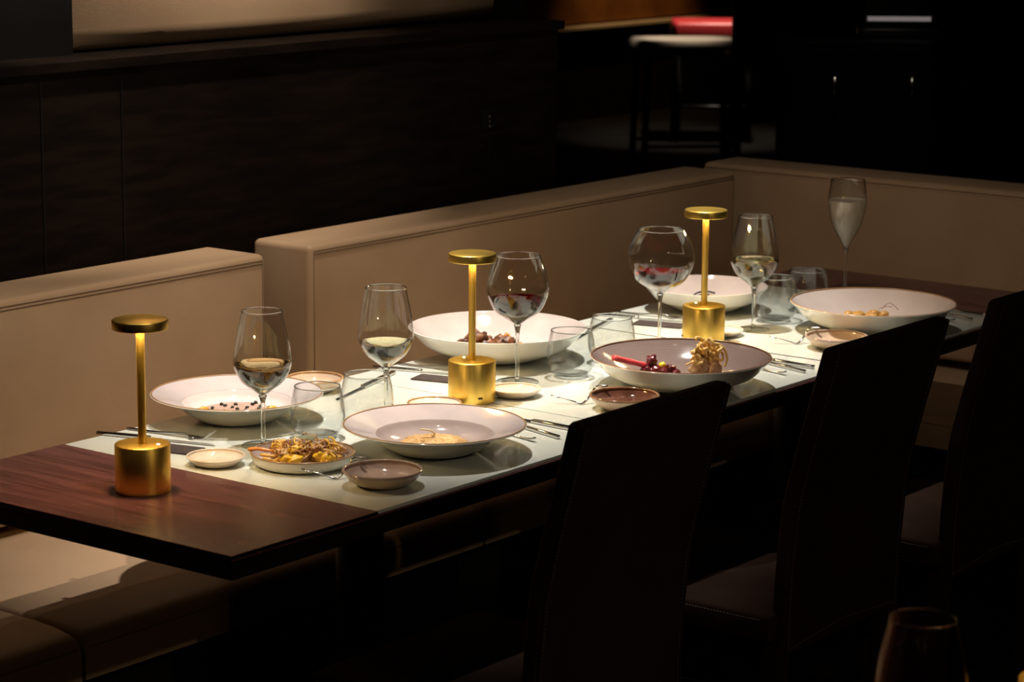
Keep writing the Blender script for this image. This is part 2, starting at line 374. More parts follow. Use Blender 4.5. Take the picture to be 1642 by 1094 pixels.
# ------------------------------------------------------------------ chairs
def make_chair(label, xc, rz=0):
    """origin on the floor under the seat centre; back towards -y"""
    t = thing('dining_chair', label, 'chair', (xc, -.10, 0), rz, 'high-backed dark leather chairs along the table')
    hw = .21
    bm = NB(); zs = T-.28
    box(bm, -.222, .222, -.20, .222, zs-.055, zs, .010, 3)
    sharp(obj('seat', bm, 'dark_leather', t), 60)
    # back: profile (y outer, z), thickness towards +y
    prof = smooth_prof([(-.218, T-.355), (-.219, T-.27), (-.222, T-.20), (-.232, T-.09), (-.252, T+.0), (-.278, T+.10), (-.302, T+.194)], 4)
    th = .030
    bm = NB(); rows = []
    nx = 10
    for (y, z) in prof:
        k = (z-(T-.355))/.549
        half = .1985 + .002*math.sin(k*PI)
        sect = []
        r = .007
        for (sx, sy) in ((-1, 0), (1, 0), (1, 1), (-1, 1)):
            cxx = sx*(half-r); cyy = (y+r) if sy == 0 else (y+th-r)
            a0 = {(-1, 0): PI, (1, 0): 1.5*PI, (1, 1): 0, (-1, 1): .5*PI}[(sx, sy)]
            for q in range(4): a = a0+q/3*PI/2; sect.append((cxx+r*math.cos(a), cyy+r*math.sin(a), z))
        rows.append([bm.verts.new(s) for s in sect])
    for v in rows[0]:       # the bottom hem dips to a point at its corners
        v.co.z += .018*(1-abs(v.co.x)/.2)
    m_ = len(rows[0])
    for a, b_ in zip(rows, rows[1:]):
        for i in range(m_): bm.faces.new((a[i], a[(i+1) % m_], b_[(i+1) % m_], b_[i]))
    bm.faces.new(rows[0][::-1])
    top = [bm.verts.new((v.co.x*.985, v.co.y+(.004 if v.co.y < prof[-1][0]+th/2 else -.004), v.co.z+.005)) for v in rows[-1]]
    for i in range(m_): bm.faces.new((rows[-1][i], rows[-1][(i+1) % m_], top[(i+1) % m_], top[i]))
    bm.faces.new(top)
    bk = sharp(obj('backrest', bm, 'dark_leather', t), 50)
    # raised piping down both back edges and across the top
    for s in (-1, 1):
        bm = NB(); tube(bm, [(s*.1955, y-.0008, z) for (y, z) in prof], .0022, 6); obj('piping', bm, 'dark_leather', bk)
    bm = NB(); y, z = prof[-1]; tube(bm, [(-.194, y+.001, z+.0015), (.194, y+.001, z+.0015)], .0022, 6); obj('piping', bm, 'dark_leather', bk)
    # running stitches
    def stitches(pts):
        bm = NB(); P = [Vector(p) for p in pts]
        for a, b_ in zip(P, P[1:]):
            L = (b_-a).length; n = max(1, int(L/.0065))
            for q in range(n): tube(bm, [a.lerp(b_, (q+.15)/n), a.lerp(b_, (q+.75)/n)], .0005, 4)
        obj('stitching', bm, 'thread', t)['label'] = 'pale running stitches'
    for s in (-1, 1):
        stitches([(s*.1895, y-.0006, z) for (y, z) in prof[::4]])
        stitches([(s*.2225, -.18, zs-.012), (s*.2225, .205, zs-.012)])
    stitches([(-.19, prof[0][0]-.0006, T-.347), (0, prof[0][0]-.0006, T-.332), (.19, prof[0][0]-.0006, T-.347)])
    for sx in (-1, 1):
        for sy in (-1, 1):
            bm = NB(); x = sx*.195; y = -.195 if sy < 0 else .195
            ztop = zs-.055 if sy > 0 else T-.345
            a = .018; bt = .015
            v0 = [bm.verts.new((x+dx*bt, y+dy*bt, 0)) for dx, dy in ((-1, -1), (1, -1), (1, 1), (-1, 1))]
            v1 = [bm.verts.new((x+dx*a, y+dy*a, ztop)) for dx, dy in ((-1, -1), (1, -1), (1, 1), (-1, 1))]
            bm.faces.new(v0[::-1]); bm.faces.new(v1)
            for i in range(4): bm.faces.new((v0[i], v0[(i+1) % 4], v1[(i+1) % 4], v1[i]))
            obj('leg', bm, 'dark_leather', t, False)
    return t
ch = make_chair('dark leather high-backed chair nearest the camera, in front of the near table', .188)
c2 = copy_tree(ch); c2.location = (.915, -.10, 0); tag(c2, 'dark leather high-backed chair in the middle of the row, in front of the grey bowl', 'chair')
c3 = copy_tree(ch); c3.location = (1.520, -.10, 0); tag(c3, 'dark leather high-backed chair at the right edge, before the far table', 'chair')

# ------------------------------------------------------------------ cordless gold lamps
def make_lamp(label, x, y, z=T, led=1.0, rot=0, slot=None):
    t = thing('table_lamp', label, 'lamp', (x, y, z), rot, 'gold cordless table lamps')
    bm = NB(); lathe(bm, [(0, .0), (.0435, 0), (.0445, .001), (.0448, .003), (.0448, .0772), (.0440, .0785), (.0430, .0790), (0, .0790)], 64)
    sharp(obj('lamp_base', bm, 'brushed_gold', t), 40)
    bm = NB(); lathe(bm, [(0, .079), (.0068, .079), (.0068, .2675), (0, .2675)], 24); sharp(obj('pole', bm, 'brushed_gold', t))
    bm = NB(); lathe(bm, [(0, .2690), (.0400, .2690), (.0405, .2672), (.0445, .2672), (.0452, .268), (.0452, .2803), (.0447, .2816), (.0435, .2824), (0, .2824)], 64)
    sharp(obj('lamp_head', bm, 'brushed_gold', t), 40)
    bm = NB(); lathe(bm, [(.0068, .2682), (.0235, .2682), (.0235, .2690), (.0068, .2690), (.0068, .2682)], 40)
    obj('diffuser', bm, 'led_diffuser', t, False)
    bm = NB(); lathe(bm, [(0, .0790), (.0028, .0790), (.0028, .0797), (.002, .0801), (0, .0801)], 16, (.028, .0, 0)); obj('touch_button', bm, 'button_glow', t)
    bm = NB()
    a = slot if slot is not None else 2.0
    for q in (-1, 0, 1):
        aa = a + q*.035
        c = Vector((math.cos(aa)*.0449, math.sin(aa)*.0449, .0135)); d = Vector((-math.sin(aa), math.cos(aa), 0))
        tube(bm, [c-d*.0026, c+d*.0026], .0018, 8)
    o = obj('charging_port', bm, 'black_plastic', t)
    return t
def lamp_light(x, y, z, p):
    d = bpy.data.lights.new('lamp_glow', 'POINT'); d.energy = p; d.color = (1, .66, .30); d.shadow_soft_size = .012
    o = bpy.data.objects.new('lamp_glow', d); COL.objects.link(o); o.location = (x, y, z)
VA = math.radians(-141)      # azimuth from a table object towards the camera
L1 = make_lamp('gold cordless lamp on the dark wooden end of the near table', -.141, .379, T, 1, VA+1.25, 1.0)
L2 = make_lamp('gold cordless lamp between the near and middle tables, beside the red wine glass', .727, .389, T, 1, VA+3.7, -3.35)
L3 = make_lamp('gold cordless lamp furthest away, behind the grey bowl', 1.496, .373, T, 1, VA+3.7, 1.0)
FLX, FLY = -.305, -1.300
L4 = make_lamp('gold cordless lamp cut off by the bottom right corner of the picture', FLX, FLY, T, 1, 0, 1.0)

# ------------------------------------------------------------------ plates and bowls
def dish(kind, name, label, x, y, inner, outer, edge, z=T, matsplit=None, group=None, cat='bowl', well=None, edgew=1.0):
    """inner, outer: (r, z) profiles from centre to rim"""
    t = thing(name, label, cat, (x, y, z), 0, group)
    out = smooth_prof(outer, 4); inn = smooth_prof(inner, 5)
    prof = [(0, out[0][1])] + out + inn[::-1] 
    mats = []
    ns = len(out)
    for k in range(len(prof)-1):
        if k < ns: mats.append(0)
        else:
            r = prof[k][0]
            mats.append(2 if (well and r <= well[0]+1e-4 and prof[k+1][0] <= well[0]+1e-4) else 1)
    bm = NB(); lathe(bm, prof, 96, (0, 0, 0), mats)
    bmesh.ops.recalc_face_normals(bm, faces=bm.faces)
    ml = [kind[0], kind[1]] + ([well[1]] if well else [])
    sharp(obj('dish_body', bm, ml, t), 60)
    if edge:
        R, h = outer[-1]; bm = NB(); n = 96
        rr = .0013*edgew
        ring = [(R+rr*1.1*math.cos(a)-.0006, h+rr*math.sin(a)) for a in [2*PI*k/8 for k in range(9)]]
        lathe(bm, ring, n); o = obj('rim', bm, edge, t); o['label'] = 'brown glazed edge' if edge == 'brown_edge' else 'gold-brown edge'
    return t
def wide_plate(label, x, y, R, h, kind, well, ez='gold_edge', g='wide-rimmed deep plates'):
    wr = R*.645
    inner = [(0, .0085), (R*.30, .0085), (R*.46, .012), (R*.58, .0215), (wr, h*.66), (wr+.004, h*.69), (R*.84, h*.85), (R, h)]
    outer = [(R*.33, .0), (R*.37, .001), (R*.46, .005), (R*.60, .018), (R*.72, .031), (R*.86, h*.80), (R+.0005, h-.0022), (R, h)]
    return dish(kind, 'deep_plate', label, x, y, inner, outer, ez, well=(wr, well), cat='plate', group=g)
def coupe(label, x, y, R, h, kind, edge, g='large coupe bowls'):
    inner = [(0, .0075), (R*.25, .008), (R*.50, .0135), (R*.72, h*.42), (R*.90, h*.76), (R, h)]
    outer = [(R*.36, 0), (R*.38, .001), (R*.48, .004), (R*.66, .016), (R*.82, h*.46), (R*.94, h*.78), (R+.0008, h-.002), (R, h)]
    return dish(kind, 'coupe_bowl', label, x, y, inner, outer, edge, group=g)
B1 = wide_plate('wide-rimmed white plate of truffle-dotted cream, beside the banquette at the near table', .330, .618, .1547, .0516, ('white_ceramic', 'lilac_ceramic'), 'white_well')
B2 = wide_plate('wide-rimmed lilac-grey plate of risotto at the front of the near table', .366, .185, .1575, .0502, ('white_ceramic', 'lilac_ceramic'), 'lilac_well')
B3 = coupe('large white coupe bowl of braised meat and carrots behind the middle lamp', 1.079, .602, .1803, .0656, ('white_ceramic', 'pink_ceramic'), None)
B4 = coupe('large grey-glazed coupe bowl of beetroot and crisp onion on the middle table', 1.082, .154, .1744, .0623, ('white_ceramic', 'grey_ceramic'), 'brown_edge')
B5 = coupe('white coupe bowl behind the furthest lamp, beside the banquette', 1.813, .575, .1380, .0576, ('white_ceramic', 'pink_ceramic'), None)
B6 = coupe('large cream coupe bowl of stuffed pasta on the far table', 1.832, .156, .1776, .0647, ('white_ceramic', 'pink_ceramic'), 'gold_edge')

def small_dish(name, label, x, y, R, h, kind, edge, rf=.5, g='small round dishes', edgew=1.3, cat='dish'):
    inner = [(0, .0055), (R*rf*.8, .006), (R*.78, h*.45), (R*.93, h*.8), (R-.0012, h)]
    outer = [(R*rf, 0), (R*(rf+.03), .001), (R*(rf+.16), .003), (R*.84, h*.40), (R*.96, h*.74), (R, h)]
    return dish(kind, name, label, x, y, inner, outer, edge, group=g, cat=cat, edgew=edgew)
small_dish('side_dish', 'flat cream saucer between the nearest lamp and the fried food plate', .060, .411, .0489, .0155, ('cream_ceramic', 'cream_ceramic'), 'cream_ceramic', .6)
small_dish('dip_bowl', 'small taupe dip bowl at the front left of the near table', .131, .103, .0647, .0258, ('sand_ceramic', 'taupe_ceramic'), 'taupe_ceramic', .48, edgew=1.8)
small_dish('side_dish', 'pale side dish touching the left foot of the middle lamp', .632, .402, .050, .0110, ('cream_ceramic', 'cream_ceramic'), 'gold_edge', .6)
small_dish('side_dish', 'flat cream saucer in front of the red wine glass by the middle lamp', .813, .352, .0486, .0150, ('cream_ceramic', 'cream_ceramic'), 'cream_ceramic', .6)
small_dish('dip_bowl', 'small dark brown glazed dip bowl on the middle table', .852, .126, .0638, .0267, ('sand_ceramic', 'brown_ceramic'), 'brown_edge', .48, edgew=1.9)
small_dish('side_dish', 'flat white saucer at the right of the furthest lamp', 1.579, .385, .0495, .0130, ('cream_ceramic', 'cream_ceramic'), 'cream_ceramic', .6)
small_dish('dip_bowl', 'small sand-coloured dip bowl in front of the pasta bowl', 1.617, .120, .0646, .0255, ('sand_ceramic', 'sand_ceramic'), 'taupe_ceramic', .48, edgew=1.8)
small_dish('dip_bowl', 'small sand-coloured bowl beside the banquette, right of the truffle plate', .606, .677, .054, .0260, ('sand_ceramic', 'sand_ceramic'), 'gold_edge', .5, edgew=1.5)
R, h = .0879, .0224
D2 = dish(('white_ceramic', 'lilac_ceramic'), 'tapas_plate', 'round straight-sided white plate of fried food with a gold rim', .154, .299,
    [(0, .0055), (R*.5, .0055), (R*.84, .0065), (R*.92, .012), (R-.002, h)],
    [(R*.80, 0), (R*.84, .001), (R*.94, .006), (R*.985, .013), (R, h)], 'gold_edge', cat='plate', edgew=1.3)

# ------------------------------------------------------------------ glasses
def shell(outer, wall):
    """closed shell profile from outer profile (bottom to rim), inner offset by wall"""
    o = smooth_prof(outer, 6)
    inn = []
    for i, (r, z) in enumerate(o):
        a = o[max(i-1, 0)]; c = o[min(i+1, len(o)-1)]; d = Vector((c[0]-a[0], c[1]-a[1])); d.normalize()
        nr, nz = r-d.y*wall, z+d.x*wall
        inn.append((max(nr, 0), nz))
    inn[0] = (0, o[0][1]+wall*1.6)
    return o, inn
def wine_glass(label, x, y, H, rim, rmax, zmax, zbot, wine=None, liq=None, z=T, cat='wine glass', name='wine_glass', shoulder=None, footr=.038, group='wine glasses', low=.62, wall=.0011):
    t = thing(name, label, cat, (x, y, z), 0, group)
    hh = zmax-zbot
    outer = [(0, zbot-.002), (.006, zbot-.001), (rmax*.36, zbot+hh*.16), (rmax*low+.004, zbot+hh*.40), (rmax*.90, zbot+hh*.70), (rmax, zmax)]
    k = (H-zmax)
    if shoulder: outer += shoulder
    else: outer += [(rmax*.975, zmax+k*.22), (rim+(rmax-rim)*.62, zmax+k*.52), (rim+(rmax-rim)*.26, zmax+k*.8), (rim, H)]
    o, inn = shell(outer, wall)
    bm = NB(); lathe(bm, o + inn[::-1], 72); bmesh.ops.recalc_face_normals(bm, faces=bm.faces); gb = obj('glass_bowl', bm, 'thin_glass', t)
    bm = NB(); lathe(bm, [(rim-wall*.5+.0010*math.cos(2*PI*k/10), H+.0010*math.sin(2*PI*k/10)) for k in range(11)], 72); obj('rim', bm, 'solid_glass', gb)
    bm = NB()
    st = smooth_prof([(0, .0035), (.0050, .0042), (.0040, .012), (.0036, zbot*.5), (.0038, zbot*.8), (.0062, zbot-.006), (.0075, zbot-.0028), (0, zbot-.0027)], 5)
    lathe(bm, [(max(a, 0), b_) for a, b_ in st], 24); bmesh.ops.recalc_face_normals(bm, faces=bm.faces); obj('stem', bm, 'solid_glass', t)
    bm = NB(); lathe(bm, [(0, 0), (footr-.001, 0), (footr, .0008), (footr-.001, .0018), (footr*.6, .0022), (.010, .0034), (0, .0034)], 64); obj('foot', bm, 'thin_glass', t)
    if wine:
        # the wine body: inner wall inset a little, flat top with a slight meniscus
        pr = [(max(r-.0005, 0), zz+.0004) for r, zz in inn if zz < liq]
        if pr[0][0] > 0: pr.insert(0, (0, pr[0][1]))
        rl = None
        for (a, b_) in zip(inn, inn[1:]):
            if a[1] <= liq <= b_[1]: f = (liq-a[1])/max(b_[1]-a[1], 1e-9); rl = a[0]+(b_[0]-a[0])*f-.0005
        pr += [(rl, liq+.0004), (rl-.0012, liq), (0, liq)]
        bm = NB(); lathe(bm, pr, 72); bmesh.ops.recalc_face_normals(bm, faces=bm.faces); sharp(obj('wine', bm, wine, t), 50)
    return t
wine_glass('white wine glass at the near table, just behind the fried food plate', .211, .443, .2385, .0352, .0510, .147, .092, 'white_wine', .1455)
wine_glass('white wine glass second from the left, behind the risotto plate', .527, .431, .2385, .0372, .0512, .147, .092, 'straw_wine', .1380)
wine_glass('balloon glass of red wine to the right of the middle lamp', .916, .426, .2502, .0435, .0608, .180, .1165, 'red_wine', .1655, name='burgundy_glass',
    shoulder=[(.0600, .196), (.0560, .215), (.0500, .233), (.0435, .2502)], footr=.043, low=.66)
wine_glass('wide balloon glass of red wine to the left of the furthest lamp', 1.358, .392, .2533, .0470, .0700, .188, .121, 'ruby_wine', .1645, name='burgundy_glass',
    shoulder=[(.0690, .204), (.0640, .223), (.0560, .240), (.0470, .2533)], footr=.043, low=.66)
wine_glass('white wine glass at the far table, right of the furthest lamp', 1.678, .364, .2487, .0366, .0530, .155, .0965, 'straw_wine', .1545)
wine_glass('tall tulip champagne glass standing at the far end of the table', 2.182, .429, .2723, .0395, .0448, .222, .1167, 'sparkling_wine', .2255, name='champagne_glass', cat='champagne glass',
    shoulder=[(.0445, .236), (.0425, .254), (.0395, .2723)], footr=.036, low=.60)
wine_glass('empty out-of-focus wine glass cut off by the bottom edge, close to the camera', -.655, -1.307, .2385, .0352, .0510, .147, .092)

def tumbler(label, x, y, s=1.0, hh=.093):
    t = thing('water_tumbler', label, 'tumbler', (x, y, T), 0, 'stemless water tumblers')
    outer = [(0, 0), (.024, 0), (.0285, .0015), (.034, .006), (.0435, .019), (.0482, .036), (.0478, .055), (.0448, .075), (.0405, hh)]
    outer = [(r*s, z) for r, z in outer]
    o = smooth_prof(outer, 5); inn = []
    for i, (r, z) in enumerate(o):
        a = o[max(i-1, 0)]; c = o[min(i+1, len(o)-1)]; d = Vector((c[0]-a[0], c[1]-a[1])); d.normalize()
        wl = .0013
        inn.append((max(r-d.y*wl, 0), z+d.x*wl))
    inn = [(r, z) for r, z in inn if z > .0115]
    rb = inn[0][0]
    inn = [(0, .0095), (rb*.55, .0098), (rb*.85, .0108)] + inn
    bm = NB(); lathe(bm, o + inn[::-1], 72); bmesh.ops.recalc_face_normals(bm, faces=bm.faces); gb = obj('tumbler_wall', bm, 'thin_glass', t)
    bm = NB(); lathe(bm, [(.0400*s+.0011*math.cos(2*PI*k/10), hh+.0011*math.sin(2*PI*k/10)) for k in range(11)], 72); obj('rim', bm, 'solid_glass', gb)
    bm = NB(); lathe(bm, [(0, .0006), (.023, .0006), (.028, .0028), (.0318, .0060), (.0335, .0085), (.027, .0086), (.015, .0086), (0, .0084)], 64); bmesh.ops.recalc_face_normals(bm, faces=bm.faces)
    obj('heavy_base', bm, 'solid_glass', t)
    return t
tumbler('empty stemless tumbler left of the risotto plate', .318, .412)
tumbler('empty stemless tumbler overlapping the risotto plate, right of its twin', .449, .410)
tumbler('empty stemless tumbler left of the grey bowl, in front of the braise bowl', 1.027, .377)
tumbler('empty stemless tumbler directly behind the left side of the grey bowl', 1.193, .397)
tumbler('stemless tumbler just right of the far white wine glass', 1.798, .381, 1.0, .098)
tumbler('stemless tumbler furthest away, between its twin and the champagne glass', 1.949, .391)

# ------------------------------------------------------------------ cutlery
def orient(t, a, b_):
    d = Vector(b_) - Vector(a); t.rotation_euler = (0, 0, math.atan2(d.y, d.x))
def knife(label, a, b_, length=.235, hw=.0055, bw=.010, g='table knives', z=T, hl=.105, name='table_knife'):
    t = thing(name, label, 'knife', (a[0], a[1], z), 0, g); orient(t, a, b_)
    bm = NB(); box(bm, 0, hl, -hw, hw, .0006, .0070, .0014, 2); obj('handle', bm, 'steel', t)
    bm = NB()
    n = 10; top = []; bot = []
    for i in range(n+1):
        f = i/n; x = hl-.002+(length-hl)*f; w1 = bw*(1 if f < .7 else math.sqrt(max(0, 1-((f-.7)/.3)**2))*.98+.02)
        w1 = hw*(1-min(1, f*6))+w1*min(1, f*6); top.append((x, -hw*.6, w1)); 
    vt = []
    for (x, y0, w1) in top: vt.append([bm.verts.new((x, -hw*.7, .0016)), bm.verts.new((x, w1, .0010)), bm.verts.new((x, w1, .0016)), bm.verts.new((x, -hw*.7, .0034))])
    for p, q in zip(vt, vt[1:]):
        for i in range(4): bm.faces.new((p[i], q[i], q[(i+1) % 4], p[(i+1) % 4]))
    bm.faces.new(vt[0]); bm.faces.new(vt[-1][::-1]); bmesh.ops.recalc_face_normals(bm, faces=bm.faces)
    obj('blade', bm, 'steel', t, False)
    return t
def fork(label, a, b_, length=.20, z=T, lift=.016, g='table forks', hw=.0048, name='table_fork'):
    t = thing(name, label, 'fork', (a[0], a[1], z), 0, g); orient(t, a, b_)
    L = length
    bm = NB(); path = [(0, 0, .0028), (L*.30, 0, .0026), (L*.52, 0, .0060), (L*.66, 0, .0075), (L*.72, 0, .0050)]
    path = smooth_prof(path, 4); n = len(path)
    tube(bm, path, [hw*(1-.55*min(1, i/(n*.8))) for i in range(n)], 8, .45); obj('handle', bm, 'steel', t)
    bm = NB()
    v = []
    for i in range(5):
        f = i/4; x = L*(.715+.075*f); w1 = .003+.0085*math.sin(f*PI/2); zc = .0048-.0026*math.sin(f*PI/2)
        v.append([bm.verts.new((x, s*w1, zc+dz)) for s, dz in ((-1, 0), (1, 0), (1, .0014), (-1, .0014))])
    for p, q in zip(v, v[1:]):
        for i in range(4): bm.faces.new((p[i], q[i], q[(i+1) % 4], p[(i+1) % 4]))
    bm.faces.new(v[0]); bm.faces.new(v[-1][::-1]); bmesh.ops.recalc_face_normals(bm, faces=bm.faces)
    for s in (-1.5, -.5, .5, 1.5):
        pts = smooth_prof([(L*.785, s*.0062, .0029), (L*.85, s*.0060, .0029), (L*.93, s*.0057, .0070), (L, s*.0054, .0029+lift)], 3)
        k = len(pts); tube(bm, pts, [.0013-.0007*i/k for i in range(k)], 6)
    obj('fork_head', bm, 'steel', t)
    return t
def spoon(label, a, b_, length=.16, z=T, g='small spoons'):
    t = thing('dessert_spoon', label, 'spoon', (a[0], a[1], z), 0, g); orient(t, a, b_)
    L = length; bm = NB()
    tube(bm, smooth_prof([(0, 0, .0075), (L*.08, 0, .0040), (L*.3, 0, .0022), (L*.55, 0, .0050), (L*.74, 0, .0050)], 5), [.0042]*6+[.0030]*8+[.0024]*7, 8, .42); obj('handle', bm, 'steel', t)
    bm = NB(); n = 20; rings = []
    for r in (1.0, .7, .35):
        rings.append([bm.verts.new((L*.86+L*.14*r*math.cos(2*PI*i/n), .0125*r*math.sin(2*PI*i/n), .0018+.0045*r*r)) for i in range(n)])
    for p, q in zip(rings, rings[1:]):
        for i in range(n): bm.faces.new((p[i], p[(i+1) % n], q[(i+1) % n], q[i]))
    bm.faces.new(rings[-1]); g_ = bmesh.ops.solidify(bm, geom=bm.faces[:], thickness=.0009); obj('spoon_bowl', bm, 'steel', t)
    return t
where = ['near', 'middle', 'far']
near = ['beside the nearest lamp', 'behind the middle lamp', 'left of the furthest lamp']
# banquette-side settings
for i, dx in enumerate((0, .750, 1.505)):
    bm = NB(); box(bm, -.026, .026, -.060, .055, .0003, .0035, .0012, 2)
    o = obj('napkin_strip', bm, 'napkin'); o.location = (.088+dx, .553, T); o.rotation_euler = (0, 0, .25)
    tag(o, 'dark folded napkin strip under the cutlery ' + near[i], 'napkin', 'dark folded napkins')
    knife('long dark steel knife with its handle at the banquette edge, ' + near[i], (.088+dx, .728), (.158+dx, .500), .235, .0050, .009, z=T)
    fork('steel fork with raised tines ' + near[i], (.150+dx, .715), (.178+dx, .540), .185)
# diner-side settings
lab = ['right of the risotto plate', 'right of the grey bowl', 'right of the stuffed pasta bowl']
for i, (kx, k2x, sx, y0) in enumerate(((.646, .577, .532, .084), (1.399, 1.350, 1.308, .045), (2.148, 2.081, 2.036, .055))):
    knife('large steel knife with square handle ' + lab[i], (kx, y0), (kx+.012, y0+.22), .235, .0065, .011, 'large knives')
    knife('slim steel knife, middle of the three pieces ' + lab[i], (k2x, y0-.010), (k2x+.055, y0+.19), .21, .0038, .008, 'slim knives', name='slim_knife')
    spoon('small steel spoon with upturned end ' + lab[i], (sx, y0+.010), (sx+.028, y0+.15), .15)
# butter knives lying across the table behind the tumblers
for i, dx in enumerate((0, .745)):
    knife('small butter knife lying on the glass behind the tumblers, ' + ('near table' if i == 0 else 'middle table'), (.822+dx, .662), (.535+dx, .575), .27, .0055, .0035, 'butter knives', hl=.150, name='butter_knife')
# dessert forks leaning on the rim of each dip bowl
for i, (bx, by, R_, h_) in enumerate(((.131, .103, .0647, .0258), (.852, .126, .0638, .0267), (1.617, .120, .0646, .0255))):
    t = thing('dessert_fork', 'small dessert fork leaning on the ' + ['taupe dip bowl at the near table', 'dark brown dip bowl', 'sand-coloured dip bowl on the far table'][i], 'fork', (bx, by, T), 0, 'dessert forks leaning on bowls')
    bm = NB()
    pts = smooth_prof([(-.038, .120, .0112), (-.032, .106, .008), (-.025, .094, .0042), (-.021, .083, .0018), (-.009, .080, .0075), (.004, .077, .020), (.012, .072, .0315), (.020, .052, .0335)], 4)
    n = len(pts); tube(bm, pts, [.0011+(.0014 if i2 > n*.45 else .0014*(i2/(n*.45))) for i2 in range(n)], 8, .8)
    obj('handle', bm, 'steel', t)
    bm = NB()
    for s in (-1, 0, 1): tube(bm, [(-.038, .120, .0112), (-.041+s*.0022, .126+s*.001, .0118), (-.046+s*.0025, .136+s*.001, .0150)], [.0012, .0009, .0005], 6)
    obj('tines', bm, 'steel', t)

# ------------------------------------------------------------------ food
def on(x, y, z): return (x, y, T+z)
# truffle cream
t = thing('truffle_cream', 'pale pink cream soup dotted with black truffle in the near banquette-side plate', 'food', on(.330, .618, .0085))
bm = NB(); lathe(bm, [(0, 0), (.058, 0), (.066, .005), (.0655, .0095), (.061, .0118), (.03, .0128), (0, .013)], 48)
for v in bm.verts: v.co.z += .0012*noise.noise(v.co*60)
obj('cream', bm, 'cream_soup', t)
rnd = random.Random(3)
pts = []
while len(pts) < 22:
    a = rnd.uniform(0, 2*PI); r = math.sqrt(rnd.random())*.058; p = (r*math.cos(a), r*math.sin(a))
    if all((p[0]-q[0])**2+(p[1]-q[1])**2 > .00011 for q in pts): pts.append(p)
for k, p in enumerate(pts):
    bm = NB(); blob(bm, (p[0], p[1], .0145), (.0045, .0040, .0035), .6, 60, 1, k); obj('truffle_crumb', bm, 'black_truffle', t)
for k, a in enumerate((VA-1.45, VA+1.6)):
    bm = NB(); blob(bm, (.062*math.cos(a), .062*math.sin(a), .013), (.011, .008, .005), .4, 50, 2, k+9); obj('orange_piece', bm, 'orange_veg', t)
# risotto
t = thing('risotto', 'golden risotto with a pale curled strand in the front plate of the near table', 'food', on(.368, .188, .0085))
bm = NB(); lathe(bm, [(0, 0), (.055, 0), (.063, .003), (.055, .010), (.03, .015), (0, .0165)], 48)
for v in bm.verts: v.co.z += .0035*noise.noise(v.co*110)*(v.co.z > .002)
obj('rice', bm, 'risotto', t)
rnd = random.Random(5); bm = NB()
for k in range(90):
    a = rnd.uniform(0, 2*PI); r = math.sqrt(rnd.random())*.052; z = .015-.006*(r/.052)**2; d = rnd.uniform(0, PI)
    tube(bm, [(r*math.cos(a)-.003*math.cos(d), r*math.sin(a)-.003*math.sin(d), z), (r*math.cos(a)+.003*math.cos(d), r*math.sin(a)+.003*math.sin(d), z+.0008)], .0012, 5)
o = obj('rice_grain', bm, 'risotto', t); o['kind'] = 'stuff'
c = Vector((math.cos(VA+PI/2), math.sin(VA+PI/2), 0))
bm = NB(); tube(bm, smooth_prof([tuple(c*-.004+Vector((0, 0, .016))), tuple(c*.001+Vector((0, 0, .022))), tuple(c*-.006+Vector((0, 0, .028))), tuple(c*-.020+Vector((0, 0, .030))), tuple(c*-.022+Vector((0, 0, .031)))], 5), .0017, 8)
obj('curled_strand', bm, 'pale_strand', t)
# braise in B3
t = thing('braised_meat', 'browned braised meat heap with carrots in the big white bowl', 'food', on(1.095, .618, .0085))
cr = Vector((math.cos(VA+PI/2), math.sin(VA+PI/2), 0)); cf = Vector((math.cos(VA), math.sin(VA), 0))
def P(a, b_, z): return tuple(cr*a + cf*b_ + Vector((0, 0, z)))
rnd = random.Random(11)
for k, (a, b_, z, r) in enumerate([(-.035, 0, .020, (.020, .018, .017)), (-.055, .008, .012, (.015, .015, .013)), (-.015, .006, .014, (.018, .016, .013)), (.004, .0, .014, (.015, .014, .014)), (.015, .01, .017, (.014, .014, .013)), (-.03, .03, .011, (.02, .016, .011)), (.0, .03, .010, (.02, .016, .010))]):
    bm = NB(); blob(bm, P(a*1.15, b_, z*1.15), [q*1.12 for q in r], .75, 55, 3, k+2); obj('meat_piece', bm, 'roast_meat', t)
for k, (a, b_, z, r) in enumerate([(.024, -.006, .026, (.009, .010, .012)), (.046, .004, .014, (.012, .011, .009)), (.058, .012, .010, (.010, .009, .006))]):
    bm = NB(); blob(bm, P(a, b_, z), r, .3, 40, 2, k+20); obj('carrot_piece', bm, 'glazed_carrot', t)
bm = NB(); blob(bm, P(.038, -.004, .020), (.006, .008, .008), .5, 40, 2, 31); obj('herb', bm, 'herb_leaf', t)
bm = NB(); lathe(bm, [(0, 0), (.04, 0), (.075, .0025), (.07, .004), (0, .005)], 40, P(.02, .0, .001)); obj('sauce', bm, 'glazed_carrot', t)
